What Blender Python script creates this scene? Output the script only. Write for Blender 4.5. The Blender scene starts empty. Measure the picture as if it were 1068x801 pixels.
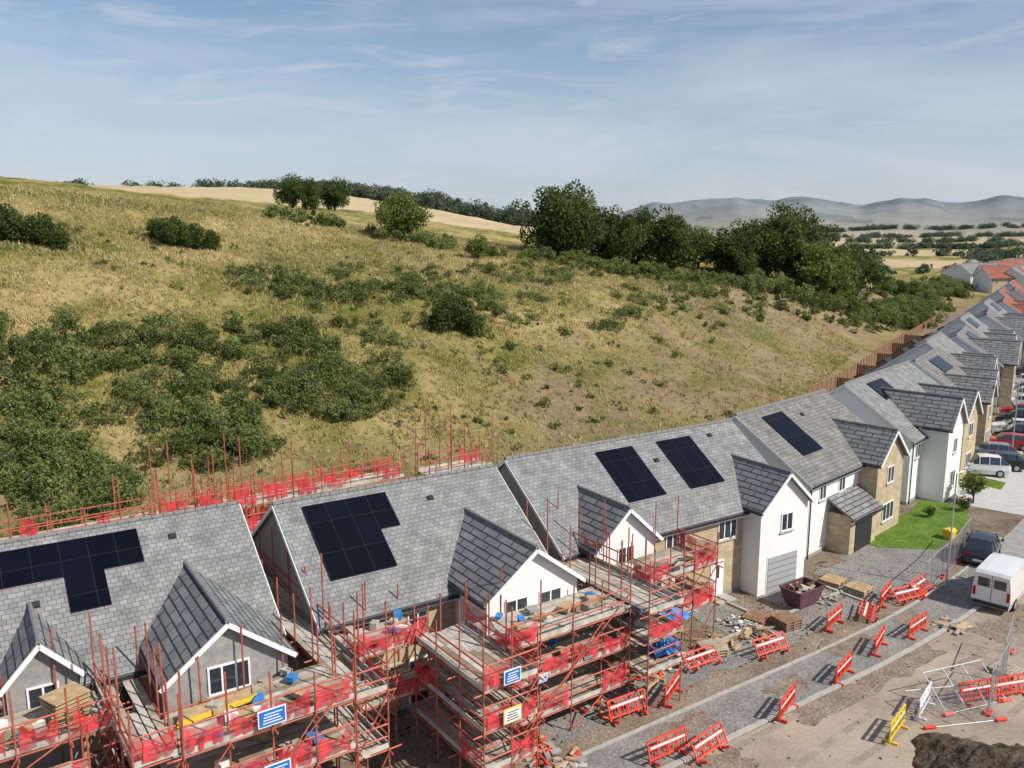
import bpy, math, random
import numpy as np
from mathutils import Vector, Matrix
random.seed(7); rng=np.random.default_rng(11)
S=bpy.context.scene
TH=math.radians(54.5); SU,CU=math.sin(TH),math.cos(TH)
def W(u,v): return (SU*u-CU*v, CU*u+SU*v)
# ------------------------------------------------------------------ materials
def newmat(name):
    m=bpy.data.materials.new(name); m.use_nodes=True
    nt=m.node_tree; b=nt.nodes['Principled BSDF']; return m,nt,b
def nd(nt,t,**k):
    n=nt.nodes.new(t)
    for a,v in k.items(): setattr(n,a,v)
    return n
def rgba(c): return (c[0],c[1],c[2],1)
def mat(name,col,rough=.7,var=.25,scale=3.0,metal=0,bump=0.0,spec=.3,coord='Object'):
    m,nt,b=newmat(name)
    tc=nd(nt,'ShaderNodeTexCoord'); no=nd(nt,'ShaderNodeTexNoise')
    no.inputs['Scale'].default_value=scale; no.inputs['Detail'].default_value=6; no.inputs['Roughness'].default_value=.65
    nt.links.new(tc.outputs[coord],no.inputs['Vector'])
    r=nd(nt,'ShaderNodeValToRGB'); r.color_ramp.elements[0].position=.3; r.color_ramp.elements[1].position=.7
    r.color_ramp.elements[0].color=rgba([c*(1-var) for c in col]); r.color_ramp.elements[1].color=rgba([min(1,c*(1+var)) for c in col])
    nt.links.new(no.outputs['Fac'],r.inputs['Fac']); nt.links.new(r.outputs['Color'],b.inputs['Base Color'])
    b.inputs['Roughness'].default_value=rough; b.inputs['Metallic'].default_value=metal
    b.inputs['Specular IOR Level'].default_value=spec
    if bump:
        bp=nd(nt,'ShaderNodeBump'); bp.inputs['Strength'].default_value=bump; bp.inputs['Distance'].default_value=.05
        nt.links.new(no.outputs['Fac'],bp.inputs['Height']); nt.links.new(bp.outputs['Normal'],b.inputs['Normal'])
    return m
def brickmat(name,c1,c2,mortar,bw,bh,ms,rough=.8,bump=.4,var=.35,offset=.5):
    m,nt,b=newmat(name)
    tc=nd(nt,'ShaderNodeTexCoord'); br=nd(nt,'ShaderNodeTexBrick')
    br.offset=offset
    br.inputs['Scale'].default_value=1; br.inputs['Brick Width'].default_value=bw; br.inputs['Row Height'].default_value=bh
    br.inputs['Mortar Size'].default_value=ms; br.inputs['Mortar Smooth'].default_value=.3
    br.inputs['Color1'].default_value=rgba(c1); br.inputs['Color2'].default_value=rgba(c2); br.inputs['Mortar'].default_value=rgba(mortar)
    nt.links.new(tc.outputs['UV'],br.inputs['Vector'])
    no=nd(nt,'ShaderNodeTexNoise'); no.inputs['Scale'].default_value=1.3; no.inputs['Detail'].default_value=7
    nt.links.new(tc.outputs['Object'],no.inputs['Vector'])
    mr=nd(nt,'ShaderNodeMapRange'); mr.inputs['From Min'].default_value=.3; mr.inputs['From Max'].default_value=.7
    mr.inputs['To Min'].default_value=1-var; mr.inputs['To Max'].default_value=1+var*.5
    nt.links.new(no.outputs['Fac'],mr.inputs['Value'])
    mx=nd(nt,'ShaderNodeMix',data_type='RGBA',blend_type='MULTIPLY'); mx.inputs['Factor'].default_value=1
    nt.links.new(br.outputs['Color'],mx.inputs['A']); nt.links.new(mr.outputs['Result'],mx.inputs['B'])
    nt.links.new(mx.outputs['Result'],b.inputs['Base Color'])
    bp=nd(nt,'ShaderNodeBump'); bp.inputs['Strength'].default_value=bump; bp.inputs['Distance'].default_value=.03; bp.invert=True
    nt.links.new(br.outputs['Fac'],bp.inputs['Height']); nt.links.new(bp.outputs['Normal'],b.inputs['Normal'])
    b.inputs['Roughness'].default_value=rough; b.inputs['Specular IOR Level'].default_value=.3
    return m
M={}
M['slate']=brickmat('roof_slate',(.285,.29,.29),(.205,.21,.21),(.10,.10,.102),.28,.22,.014,var=.28)
M['slate2']=brickmat('roof_slate_brown',(.25,.24,.225),(.18,.175,.165),(.08,.08,.08),.33,.28,.02,var=.28)
M['tiledk']=brickmat('bay_roof_tile',(.25,.255,.255),(.19,.195,.195),(.05,.05,.052),1.2,.36,.045,var=.25)
M['redtile']=brickmat('red_roof_tile',(.42,.14,.09),(.34,.11,.07),(.14,.05,.04),.33,.33,.03)
M['stone']=brickmat('buff_stone',(.54,.44,.29),(.43,.34,.21),(.42,.36,.26),.44,.215,.012,var=.15)
M['white']=mat('white_render',(.76,.755,.73),.9,.05,1.2)
M['grey']=mat('grey_blockwork',(.30,.295,.28),.9,.2,3)
M['upvc']=mat('white_upvc',(.78,.78,.78),.4,.02,1)
M['dark']=mat('dark_gutter',(.03,.03,.035),.5,.1,3)
M['leadgrey']=mat('ridge_tile',(.20,.20,.20),.8,.2,6)
M['garage']=mat('garage_door_grey',(.36,.37,.38),.5,.05,2)
def glassmat():
    m,nt,b=newmat('window_glass'); b.inputs['Base Color'].default_value=(.03,.04,.05,1); b.inputs['Roughness'].default_value=.08
    b.inputs['Specular IOR Level'].default_value=.9; return m
M['glass']=glassmat()
def solarmat():
    m,nt,b=newmat('solar_cells'); tc=nd(nt,'ShaderNodeTexCoord'); br=nd(nt,'ShaderNodeTexBrick'); br.offset=0
    br.inputs['Scale'].default_value=1; br.inputs['Brick Width'].default_value=1.02; br.inputs['Row Height'].default_value=1.7; br.inputs['Mortar Size'].default_value=.012
    br.inputs['Color1'].default_value=(.003,.004,.008,1); br.inputs['Color2'].default_value=(.005,.006,.012,1); br.inputs['Mortar'].default_value=(.02,.022,.027,1)
    nt.links.new(tc.outputs['UV'],br.inputs['Vector']); nt.links.new(br.outputs['Color'],b.inputs['Base Color'])
    b.inputs['Roughness'].default_value=.18; b.inputs['Specular IOR Level'].default_value=.18; return m
M['solar']=solarmat()
M['pole']=mat('scaffold_tube_red',(.42,.115,.075),.55,.4,3,metal=.1)
M['board']=mat('scaffold_board',(.38,.33,.26),.9,.4,1.6)
M['board2']=mat('scaffold_board_grey',(.46,.43,.38),.9,.35,2); M['board3']=mat('scaffold_board_dark',(.25,.20,.14),.9,.3,2)
M['timber']=mat('timber',(.45,.32,.18),.85,.3,3)
M['fence']=mat('fence_timber',(.27,.16,.10),.9,.35,2)
M['redpl']=mat('red_plastic',(.66,.07,.04),.5,.25,2)
M['yelpl']=mat('yellow_plastic',(.70,.50,.05),.45,.1,3)
M['steel']=mat('galvanised_steel',(.42,.43,.44),.45,.15,5,metal=.5)
M['tarp']=mat('blue_tarpaulin',(.04,.22,.55),.5,.25,3)
M['signblue']=mat('sign_blue',(.02,.16,.50),.4,.03,1)
M['skip']=mat('skip_maroon',(.12,.055,.08),.6,.3,3)
M['concrete']=mat('concrete_kerb',(.40,.385,.35),.9,.2,3)
M['pave']=brickmat('pavement_blocks',(.36,.35,.33),(.30,.29,.28),(.2,.19,.18),.4,.2,.012,var=.2)
M['pavepale']=mat('pale_paving',(.46,.45,.43),.9,.12,1.5)
M['asphalt']=mat('asphalt',(.085,.085,.088),.9,.25,1.2)
M['tyre']=mat('tyre',(.02,.02,.02),.8,.1,4)
M['bark']=mat('bark',(.09,.065,.045),.95,.3,6)
M['rubble']=mat('rubble',(.36,.30,.23),.95,.4,2)
M['lampw']=mat('lamp_lens',(.6,.6,.6),.3,.05,2)
M['redlamp']=mat('red_lamp',(.4,.01,.01),.3,.05,2)
def paint(n,c): 
    m=mat(n,c,.25,.03,1,spec=.5); m.node_tree.nodes['Principled BSDF'].inputs['Coat Weight'].default_value=.5; return m
def netmat():
    m,nt,b=newmat('debris_net_red'); b.inputs['Roughness'].default_value=.8; b.inputs['Specular IOR Level'].default_value=.1
    tc=nd(nt,'ShaderNodeTexCoord'); no=nd(nt,'ShaderNodeTexNoise'); no.inputs['Scale'].default_value=2.2; no.inputs['Detail'].default_value=5
    nt.links.new(tc.outputs['Object'],no.inputs['Vector'])
    r=nd(nt,'ShaderNodeValToRGB'); r.color_ramp.elements[0].position=.35; r.color_ramp.elements[1].position=.65
    r.color_ramp.elements[0].color=(.36,.018,.03,1); r.color_ramp.elements[1].color=(.72,.065,.075,1)
    nt.links.new(no.outputs['Fac'],r.inputs['Fac']); nt.links.new(r.outputs['Color'],b.inputs['Base Color'])
    mr=nd(nt,'ShaderNodeMapRange'); mr.inputs['From Min'].default_value=.35; mr.inputs['From Max'].default_value=.65; mr.inputs['To Min'].default_value=.35; mr.inputs['To Max'].default_value=.88
    nt.links.new(no.outputs['Fac'],mr.inputs['Value']); nt.links.new(mr.outputs['Result'],b.inputs['Alpha']); return m
M['net']=netmat()
def groundmat(name,cols,scale,bump=.5,fine=(.65,1.3)):
    m,nt,b=newmat(name); tc=nd(nt,'ShaderNodeTexCoord')
    no=nd(nt,'ShaderNodeTexNoise'); no.inputs['Scale'].default_value=scale; no.inputs['Detail'].default_value=9; no.inputs['Roughness'].default_value=.7
    nt.links.new(tc.outputs['Object'],no.inputs['Vector'])
    r=nd(nt,'ShaderNodeValToRGB'); e=r.color_ramp.elements
    e[0].position=.3; e[0].color=rgba(cols[0]); e[1].position=.7; e[1].color=rgba(cols[-1])
    for i,c in enumerate(cols[1:-1]): q=e.new(.3+.4*(i+1)/(len(cols)-1)); q.color=rgba(c)
    nt.links.new(no.outputs['Fac'],r.inputs['Fac'])
    n2=nd(nt,'ShaderNodeTexNoise'); n2.inputs['Scale'].default_value=7; n2.inputs['Detail'].default_value=5; nt.links.new(tc.outputs['Object'],n2.inputs['Vector'])
    mr=nd(nt,'ShaderNodeMapRange'); mr.inputs['From Min'].default_value=.3; mr.inputs['From Max'].default_value=.7; mr.inputs['To Min'].default_value=fine[0]; mr.inputs['To Max'].default_value=fine[1]
    nt.links.new(n2.outputs['Fac'],mr.inputs['Value'])
    mx=nd(nt,'ShaderNodeMix',data_type='RGBA',blend_type='MULTIPLY'); mx.inputs['Factor'].default_value=1
    nt.links.new(r.outputs['Color'],mx.inputs['A']); nt.links.new(mr.outputs['Result'],mx.inputs['B']); nt.links.new(mx.outputs['Result'],b.inputs['Base Color'])
    bp=nd(nt,'ShaderNodeBump'); bp.inputs['Strength'].default_value=bump; bp.inputs['Distance'].default_value=.12
    nt.links.new(n2.outputs['Fac'],bp.inputs['Height']); nt.links.new(bp.outputs['Normal'],b.inputs['Normal'])
    b.inputs['Roughness'].default_value=.95; b.inputs['Specular IOR Level'].default_value=.1
    return m
M['mud']=groundmat('site_mud',[(.13,.10,.075),(.24,.19,.14),(.33,.28,.22)],.35)
M['gravel']=groundmat('grey_gravel',[(.18,.175,.165),(.25,.24,.225),(.33,.305,.27)],.5,.6,(.75,1.2))
M['dirtroad']=groundmat('dusty_road',[(.24,.19,.15),(.37,.305,.24),(.45,.38,.30)],.16,.1,(.88,1.08))
M['lawn']=groundmat('lawn_grass',[(.07,.13,.02),(.11,.19,.03),(.16,.24,.05)],.6,.6)
M['soil']=groundmat('dark_soil',[(.05,.038,.028),(.09,.068,.05),(.13,.10,.075)],.9,1)
def leafmat(name,dk,lt,trans=.25):
    m,nt,b=newmat(name); a=nd(nt,'ShaderNodeAttribute',attribute_name='tint')
    r=nd(nt,'ShaderNodeValToRGB'); r.color_ramp.elements[0].color=rgba(dk); r.color_ramp.elements[1].color=rgba(lt)
    nt.links.new(a.outputs['Fac'],r.inputs['Fac']); nt.links.new(r.outputs['Color'],b.inputs['Base Color'])
    b.inputs['Roughness'].default_value=.7; b.inputs['Specular IOR Level'].default_value=.15
    tr=nd(nt,'ShaderNodeBsdfTranslucent'); nt.links.new(r.outputs['Color'],tr.inputs['Color'])
    ms=nd(nt,'ShaderNodeMixShader'); ms.inputs['Fac'].default_value=trans
    out=nt.nodes['Material Output']
    nt.links.new(b.outputs['BSDF'],ms.inputs[1]); nt.links.new(tr.outputs['BSDF'],ms.inputs[2]); nt.links.new(ms.outputs[0],out.inputs['Surface'])
    return m
M['leaf']=leafmat('tree_leaves',(.045,.075,.02),(.14,.19,.05),.4)
M['leafl']=leafmat('tree_leaves_light',(.10,.145,.035),(.25,.30,.08),.4)
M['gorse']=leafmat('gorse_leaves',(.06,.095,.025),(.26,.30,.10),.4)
M['hazegreen']=leafmat('distant_leaves_haze_tint',(.08,.115,.08),(.13,.17,.11))  # aerial haze painted into the leaf colour of far trees
M['drygrass']=leafmat('dry_grass',(.22,.215,.06),(.62,.50,.26),.3)
# ------------------------------------------------------------------ mesh builder
class MB:
    def __init__(s): s.v=[];s.f=[];s.m=[];s.mats=[]
    def mi(s,k):
        if k not in s.mats: s.mats.append(k)
        return s.mats.index(k)
    def face(s,pts,k):
        n=len(s.v); s.v+= [tuple(p) for p in pts]; s.f.append(list(range(n,n+len(pts)))); s.m.append(s.mi(k))
    def hexa(s,b,t,k):
        s.face(b[::-1],k); s.face(t,k)
        for i in range(4):
            j=(i+1)%4; s.face([b[i],b[j],t[j],t[i]],k)
    def box(s,x0,x1,y0,y1,z0,z1,k):
        s.hexa([(x0,y0,z0),(x1,y0,z0),(x1,y1,z0),(x0,y1,z0)],[(x0,y0,z1),(x1,y0,z1),(x1,y1,z1),(x0,y1,z1)],k)
    def rbox(s,c,dx,dy,dz,ang,k,tilt=0):
        R=Matrix.Rotation(ang,3,'Z')@Matrix.Rotation(tilt,3,'X'); c=Vector(c)
        q=[c+R@Vector((sx*dx/2,sy*dy/2,sz*dz/2)) for sz in(-1,1) for sx,sy in((-1,-1),(1,-1),(1,1),(-1,1))]
        s.hexa(q[:4],q[4:],k)
    def slab(s,q,th,k,ke=None):
        q=[Vector(p) for p in q]; n=(q[1]-q[0]).cross(q[2]-q[0]).normalized()
        b=[p-n*th for p in q]; s.face(q,k); s.face(b[::-1],ke or k)
        for i in range(4):
            j=(i+1)%4; s.face([b[i],b[j],q[j],q[i]],ke or k)
    def cyl(s,p,q,r,k,n=6,r2=None,cap=True):
        p=Vector(p);q=Vector(q);d=(q-p)
        if d.length<1e-6: return
        d.normalize(); a=d.orthogonal().normalized(); b=d.cross(a); r2=r if r2 is None else r2
        A=[p+(a*math.cos(2*math.pi*i/n)+b*math.sin(2*math.pi*i/n))*r for i in range(n)]
        B=[q+(a*math.cos(2*math.pi*i/n)+b*math.sin(2*math.pi*i/n))*r2 for i in range(n)]
        for i in range(n):
            j=(i+1)%n; s.face([A[i],A[j],B[j],B[i]],k)
        if cap: s.face(A[::-1],k); s.face(B,k)
    def beam(s,p,q,w,h,k):
        p=Vector(p);q=Vector(q);d=(q-p).normalized(); sd=d.cross(Vector((0,0,1)))
        if sd.length<1e-4: sd=Vector((1,0,0))
        sd.normalize(); up=sd.cross(d)
        c=[(-1,-1),(1,-1),(1,1),(-1,1)]
        A=[p+sd*(x*w/2)+up*(y*h/2) for x,y in c]; B=[q+sd*(x*w/2)+up*(y*h/2) for x,y in c]
        s.face(A,k); s.face(B[::-1],k)
        for i in range(4):
            j=(i+1)%4; s.face([A[j],A[i],B[i],B[j]],k)
    def obj(s,name,parent=None,loc=(0,0,0),rot=0,smooth=False):
        me=bpy.data.meshes.new(name); me.from_pydata(s.v,[],s.f)
        for k in s.mats: me.materials.append(M[k] if isinstance(k,str) else k)
        me.polygons.foreach_set('material_index',s.m)
        uv=me.uv_layers.new(name='UVMap'); Z=Vector((0,0,1)); i=0; data=[]
        for f in s.f:
            P=[Vector(s.v[a]) for a in f]; n=(P[1]-P[0]).cross(P[2]-P[0])
            if n.length<1e-9: n=Vector((0,0,1))
            n.normalize()
            u=Z.cross(n)
            if u.length<.02: u=Vector((1,0,0))
            u.normalize(); w=n.cross(u)
            for p in P: data+= [p.dot(u),p.dot(w)]
        uv.data.foreach_set('uv',data)
        if smooth: me.polygons.foreach_set('use_smooth',[True]*len(s.f))
        me.update(); o=bpy.data.objects.new(name,me); S.collection.objects.link(o)
        if parent: o.parent=parent
        o.location=loc; o.rotation_euler=(0,0,rot); return o
def empty(name,loc,rot):
    e=bpy.data.objects.new(name,None); S.collection.objects.link(e); e.location=loc; e.rotation_euler=(0,0,rot); e.empty_display_size=.5; return e
# ------------------------------------------------------------------ terrain
TOE=np.array([(-420,-170),(-71,30.5),(-32.8,53.5),(-19.7,60.8),(-7.4,66),(14.7,77.5),(27,93),(35,103),(48,121),(71,157),(102,207),(145,262),(420,640)],float)
def sdist(x,y,P=TOE):
    best=np.full(x.shape,1e9); sg=np.zeros(x.shape)
    for i in range(len(P)-1):
        a=P[i];b=P[i+1];d=b-a;L=np.hypot(*d)
        t=np.clip(((x-a[0])*d[0]+(y-a[1])*d[1])/L**2,0,1)
        qx=x-(a[0]+d[0]*t); qy=y-(a[1]+d[1]*t); r=np.hypot(qx,qy)
        cr=(d[0]*qy-d[1]*qx)/L; m=r<best-1e-6
        best=np.where(m,r,best); sg=np.where(m,np.sign(cr),sg)
    return best*sg
def sm(t): t=np.clip(t,0,1); return t*t*(3-2*t)
def nz(x,y,s,seed=0):
    r=np.random.default_rng(seed+100); o=0
    for i in range(7):
        a=r.uniform(0,6.28); f=(1.0+.55*i)/s; o=o+np.sin((x*math.cos(a)+y*math.sin(a))*f*2*math.pi+r.uniform(0,6.28))/(1+.5*i)
    return o/3.2
def hgt(x,y):
    x=np.asarray(x,float);y=np.asarray(y,float)
    d=sdist(x,y); u=SU*x+CU*y; r=np.hypot(x,y)
    w=np.interp(u,[55,110,160],[44,29,22])
    Ht=np.clip(19-.11*x-2.3*np.exp(-((x-2)/46)**2),-2,34)
    pr=.72*sm(d/w)+.28*sm((d-w*.65)/(w*1.35))
    h=Ht*pr
    h+= pr*(nz(x,y,46,1)*.8+nz(x,y,17,2)*.5+nz(x,y,7,3)*.16)
    far=sm((r-190)/120)*sm(d/60)
    left=sm((160-x)/260)
    h+= far*left*(-1+.022*np.clip(r-200,0,600))
    h+= far*nz(x,y,420,5)*3.0
    az=np.degrees(np.arctan2(x,np.maximum(y,1e-3)))
    hf=sm((r-2000)/2600)*np.where(y>0,1,.3)
    prof=92+ nz(az,az*0,17,8)*46+nz(az,az*0,5,9)*14
    h+= hf*prof*sm((az-2)/8) + hf*34
    h+= sm((r-2200)/1400)*sm((az-6)/6)*nz(x,y,1300,12)*26
    h-= sm((r-5200)/2500)*90
    return h
def hz(x,y): return float(hgt(np.array([x]),np.array([y]))[0])
def baref(x,y):
    d=sdist(x,y); u=SU*x+CU*y
    b=.85*sm((d-1)/4)*(1-sm((d-(16+sm((u-70)/30)*7)+nz(x,y,15,6)*9)/12))*sm((u-38)/18)
    return np.maximum(b,.6*sm((d+2)/3)*(1-sm((d-6)/8)))
azs=np.concatenate([np.arange(-180,-44,3),np.arange(-44,44,.22),np.arange(44,180,3)])
rs=[2.0]
while rs[-1]<9000: rs.append(rs[-1]+max(.9,rs[-1]*.0115 if rs[-1]<400 else rs[-1]*.025))
rs=np.array(rs)
A,R=np.meshgrid(np.radians(azs),rs); X=R*np.sin(A);Y=R*np.cos(A);Zt=hgt(X,Y)
na=len(azs);nr=len(rs)
V=np.stack([X,Y,Zt],-1).reshape(-1,3); V=np.vstack([V,[[0,0,0]]])
i,j=np.meshgrid(np.arange(nr-1),np.arange(na),indexing='ij'); j2=(j+1)%na
F=np.stack([i*na+j,i*na+j2,(i+1)*na+j2,(i+1)*na+j],-1).reshape(-1,4)[:,::-1]
faces=F.tolist()+[[len(V)-1,(k+1)%na,k] for k in range(na)]
me=bpy.data.meshes.new('ground_terrain'); me.from_pydata(V.tolist(),[],faces)
me.polygons.foreach_set('use_smooth',[True]*len(faces))
x=V[:,0];y=V[:,1]; d=sdist(x,y); r=np.hypot(x,y); u=SU*x+CU*y
site=1-sm((d+3+nz(x,y,9,4)*1.5)/3)
site=np.where(r>260,1-sm((r-260)/40)*1.0,1)*site
bare=baref(x,y)
stub=np.zeros_like(x)
def patch(x0,y0,ang,hx,hy):
    c,s_=math.cos(ang),math.sin(ang); a=(x-x0)*c+(y-y0)*s_; b=-(x-x0)*s_+(y-y0)*c
    return sm((hx-abs(a))/6)*sm((hy-abs(b))/6)
for p in [(-90,480,.1,130,190),(230,560,-.3,110,60),(330,760,-.2,120,110),(120,430,.1,60,60),(260,330,-.3,70,45),(520,1150,.2,160,120),(760,1500,-.2,300,120)]: stub=np.maximum(stub,patch(*p))
rr=np.random.default_rng(5)
for k in range(80):
    q=rr.uniform(1300,4800); a=math.radians(rr.uniform(8,36)); stub=np.maximum(stub,rr.uniform(.6,1)*patch(q*math.sin(a),q*math.cos(a),rr.uniform(-.5,.5),rr.uniform(60,240),rr.uniform(60,300)))
haze_tint=sm((r-700)/3000)  # mask for distance haze painted into the ground colour
for nm,arr in (('site',site),('bare',bare),('stub',stub),('haze_tint',haze_tint)):
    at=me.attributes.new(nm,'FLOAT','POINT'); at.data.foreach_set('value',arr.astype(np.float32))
m,nt,b=newmat('terrain_grass')
tc=nd(nt,'ShaderNodeTexCoord')
def noise(sc,det=6,ro=.6):
    n=nd(nt,'ShaderNodeTexNoise'); n.inputs['Scale'].default_value=sc; n.inputs['Detail'].default_value=det; n.inputs['Roughness'].default_value=ro; nt.links.new(tc.outputs['Object'],n.inputs['Vector']); return n
def ramp(src,pts):
    r_=nd(nt,'ShaderNodeValToRGB'); e=r_.color_ramp.elements
    e[0].position=pts[0][0]; e[0].color=rgba(pts[0][1]); e[1].position=pts[-1][0]; e[1].color=rgba(pts[-1][1])
    for p_,c_ in pts[1:-1]: q_=e.new(p_); q_.color=rgba(c_)
    nt.links.new(src,r_.inputs['Fac']); return r_
def mix(f,a_,b_,bt='MIX'):
    q_=nd(nt,'ShaderNodeMix',data_type='RGBA',blend_type=bt)
    if isinstance(f,(int,float)): q_.inputs['Factor'].default_value=f
    else: nt.links.new(f,q_.inputs['Factor'])
    for s_,k_ in ((a_,'A'),(b_,'B')):
        if isinstance(s_,tuple): q_.inputs[k_].default_value=rgba(s_)
        else: nt.links.new(s_,q_.inputs[k_])
    return q_.outputs['Result']
g=ramp(noise(.045,9,.62).outputs['Fac'],[(.37,(.145,.16,.045)),(.46,(.28,.25,.09)),(.55,(.41,.33,.15)),(.66,(.48,.385,.205))])
g2=ramp(noise(.6,8,.75).outputs['Fac'],[(.3,(.42,.45,.33)),(.5,(.95,.93,.88)),(.7,(1.0,.98,.95))])
col=mix(1,g.outputs['Color'],g2.outputs['Color'],'MULTIPLY')
g3=ramp(noise(.13,7,.7).outputs['Fac'],[(.40,(.48,.58,.34)),(.54,(1,1,1))])
col=mix(.85,col,g3.outputs['Color'],'MULTIPLY')
def att(n_): q_=nd(nt,'ShaderNodeAttribute',attribute_name=n_); return q_.outputs['Fac']
bn=ramp(noise(.25,9,.7).outputs['Fac'],[(.3,(.17,.12,.08)),(.5,(.265,.195,.13)),(.7,(.33,.275,.16))])
bm=nd(nt,'ShaderNodeMath',operation='MULTIPLY'); nt.links.new(att('bare'),bm.inputs[0]); bnn=ramp(noise(.09,7,.7).outputs['Fac'],[(.40,(.2,.2,.2)),(.54,(1,1,1))]); nt.links.new(bnn.outputs['Color'],bm.inputs[1])
col=mix(bm.outputs[0],col,bn.outputs['Color'])
sc=ramp(noise(.02,5).outputs['Fac'],[(.3,(.46,.36,.21)),(.7,(.54,.44,.28))])
col=mix(att('stub'),col,sc.outputs['Color'])
sn=ramp(noise(.4,9,.7).outputs['Fac'],[(.3,(.15,.11,.08)),(.5,(.25,.20,.15)),(.7,(.32,.28,.22))])
col=mix(att('site'),col,sn.outputs['Color'])
hzc=nd(nt,'ShaderNodeMath',operation='MULTIPLY'); nt.links.new(att('haze_tint'),hzc.inputs[0]); hzc.inputs[1].default_value=.72
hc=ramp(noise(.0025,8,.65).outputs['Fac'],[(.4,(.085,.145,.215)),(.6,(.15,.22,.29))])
col=mix(hzc.outputs[0],col,hc.outputs['Color'])  # far hills tinted blue in the base colour in place of real haze
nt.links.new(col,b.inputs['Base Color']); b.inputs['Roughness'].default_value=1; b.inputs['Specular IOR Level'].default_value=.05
bp=nd(nt,'ShaderNodeBump'); bp.inputs['Strength'].default_value=.9; bp.inputs['Distance'].default_value=.35
nt.links.new(noise(1.6,8,.75).outputs['Fac'],bp.inputs['Height']); nt.links.new(bp.outputs['Normal'],b.inputs['Normal'])
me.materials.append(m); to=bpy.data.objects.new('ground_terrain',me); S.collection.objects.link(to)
# ------------------------------------------------------------------ leaf clouds
def quadcloud(name,C,size,tint,mt,flat=.65,link=True):
    N=len(C); n=rng.normal(size=(N,3)); n/=np.linalg.norm(n,axis=1)[:,None]
    a=np.cross(n,rng.normal(size=(N,3))); a/=np.linalg.norm(a,axis=1)[:,None]; b_=np.cross(n,a)
    a*=size[:,None]; b_*=size[:,None]*flat
    V=np.stack([C-a,C-b_,C+a,C+b_],1).reshape(-1,3)
    me=bpy.data.meshes.new(name); me.vertices.add(4*N); me.vertices.foreach_set('co',V.ravel())
    me.loops.add(4*N); me.loops.foreach_set('vertex_index',np.arange(4*N,dtype=np.int32))
    me.polygons.add(N); me.polygons.foreach_set('loop_start',np.arange(0,4*N,4,dtype=np.int32))
    me.update(calc_edges=True)
    at=me.attributes.new('tint','FLOAT','POINT'); at.data.foreach_set('value',np.repeat(np.clip(tint,0,1),4).astype(np.float32))
    me.materials.append(M[mt])
    if not link: return me
    o=bpy.data.objects.new(name,me); S.collection.objects.link(o); return o
def bushcloud(name,B,leaf,dens,mt):
    Cs=[];Sz=[];Tn=[]
    for (bx,by,bz,rx,rh) in B:
        n=int(dens*rx*max(rx,rh)); k=max(3,int(3+rx*2.5))
        cc=np.stack([rng.normal(0,.5*rx,k),rng.normal(0,.5*rx,k),rng.uniform(.1,.8,k)*rh],1)
        cr=rng.uniform(.25,.55,k)*min(rx,rh*1.1); ct=rng.uniform(0,.6,k)+rng.uniform(-.25,.3)
        idx=rng.integers(0,k,n); dd=rng.normal(size=(n,3)); dd/=np.linalg.norm(dd,axis=1)[:,None]
        p=cc[idx]+dd*(cr[idx]*rng.uniform(.5,1.15,n)**.6)[:,None]
        p[:,2]=np.abs(p[:,2])
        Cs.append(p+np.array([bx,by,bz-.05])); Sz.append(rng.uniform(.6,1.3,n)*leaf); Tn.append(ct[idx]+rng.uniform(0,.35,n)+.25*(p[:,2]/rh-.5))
    return quadcloud(name,np.vstack(Cs),np.concatenate(Sz),np.concatenate(Tn),mt,.5)
B=[]
def addb(x_,y_,r_,h_): B.append((x_,y_,hz(x_,y_),r_,h_))
k=0
while k<520:
    u_=random.uniform(-4,43); d_=random.uniform(2,30)
    lo=3+max(0,(u_-6))*.42; 
    if d_<lo or random.random()<max(0,(u_-32)/14): continue
    x_,y_=W(u_,60+ d_ -(u_-19)*.16)
    if nz(np.array([x_]),np.array([y_]),12,21)[0]<-.3+max(0,(18-d_)*.02): continue
    r_=random.uniform(.5,1.3)**1.6+.35; addb(x_,y_,r_,r_*random.uniform(.8,1.3)); k+=1
for _ in range(120):
    u_=random.uniform(32,62); d_=random.gauss(35,3.2)+(u_-45)*-.1; x_,y_=W(u_,59+d_); r_=random.uniform(.5,1.5); addb(x_,y_,r_,r_*random.uniform(.8,1.3))
for _ in range(380):
    u_=random.uniform(52,125); d_=random.uniform(6,50); 
    if random.random()>(d_/50)**1.2: continue
    base=55 if u_<60 else 55+(u_-60)*.45
    x_,y_=W(u_,base+d_); r_=random.uniform(.35,1.4); addb(x_,y_,r_,r_*random.uniform(.7,1.2))
for _ in range(18):
    u_=74+_*2.6+random.uniform(-1,1); x_,y_=W(u_,64+(u_-60)*.42+15+random.uniform(-2,2)); addb(x_,y_,random.uniform(.9,1.4),random.uniform(1,1.5))
for _ in range(230):
    u_=random.uniform(0,75); d_=random.uniform(2,60); x_,y_=W(u_,60+d_); r_=random.uniform(.2,.75); addb(x_,y_,r_,r_)
bushcloud('gorse_bushes',B,.14,230,'gorse')
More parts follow.
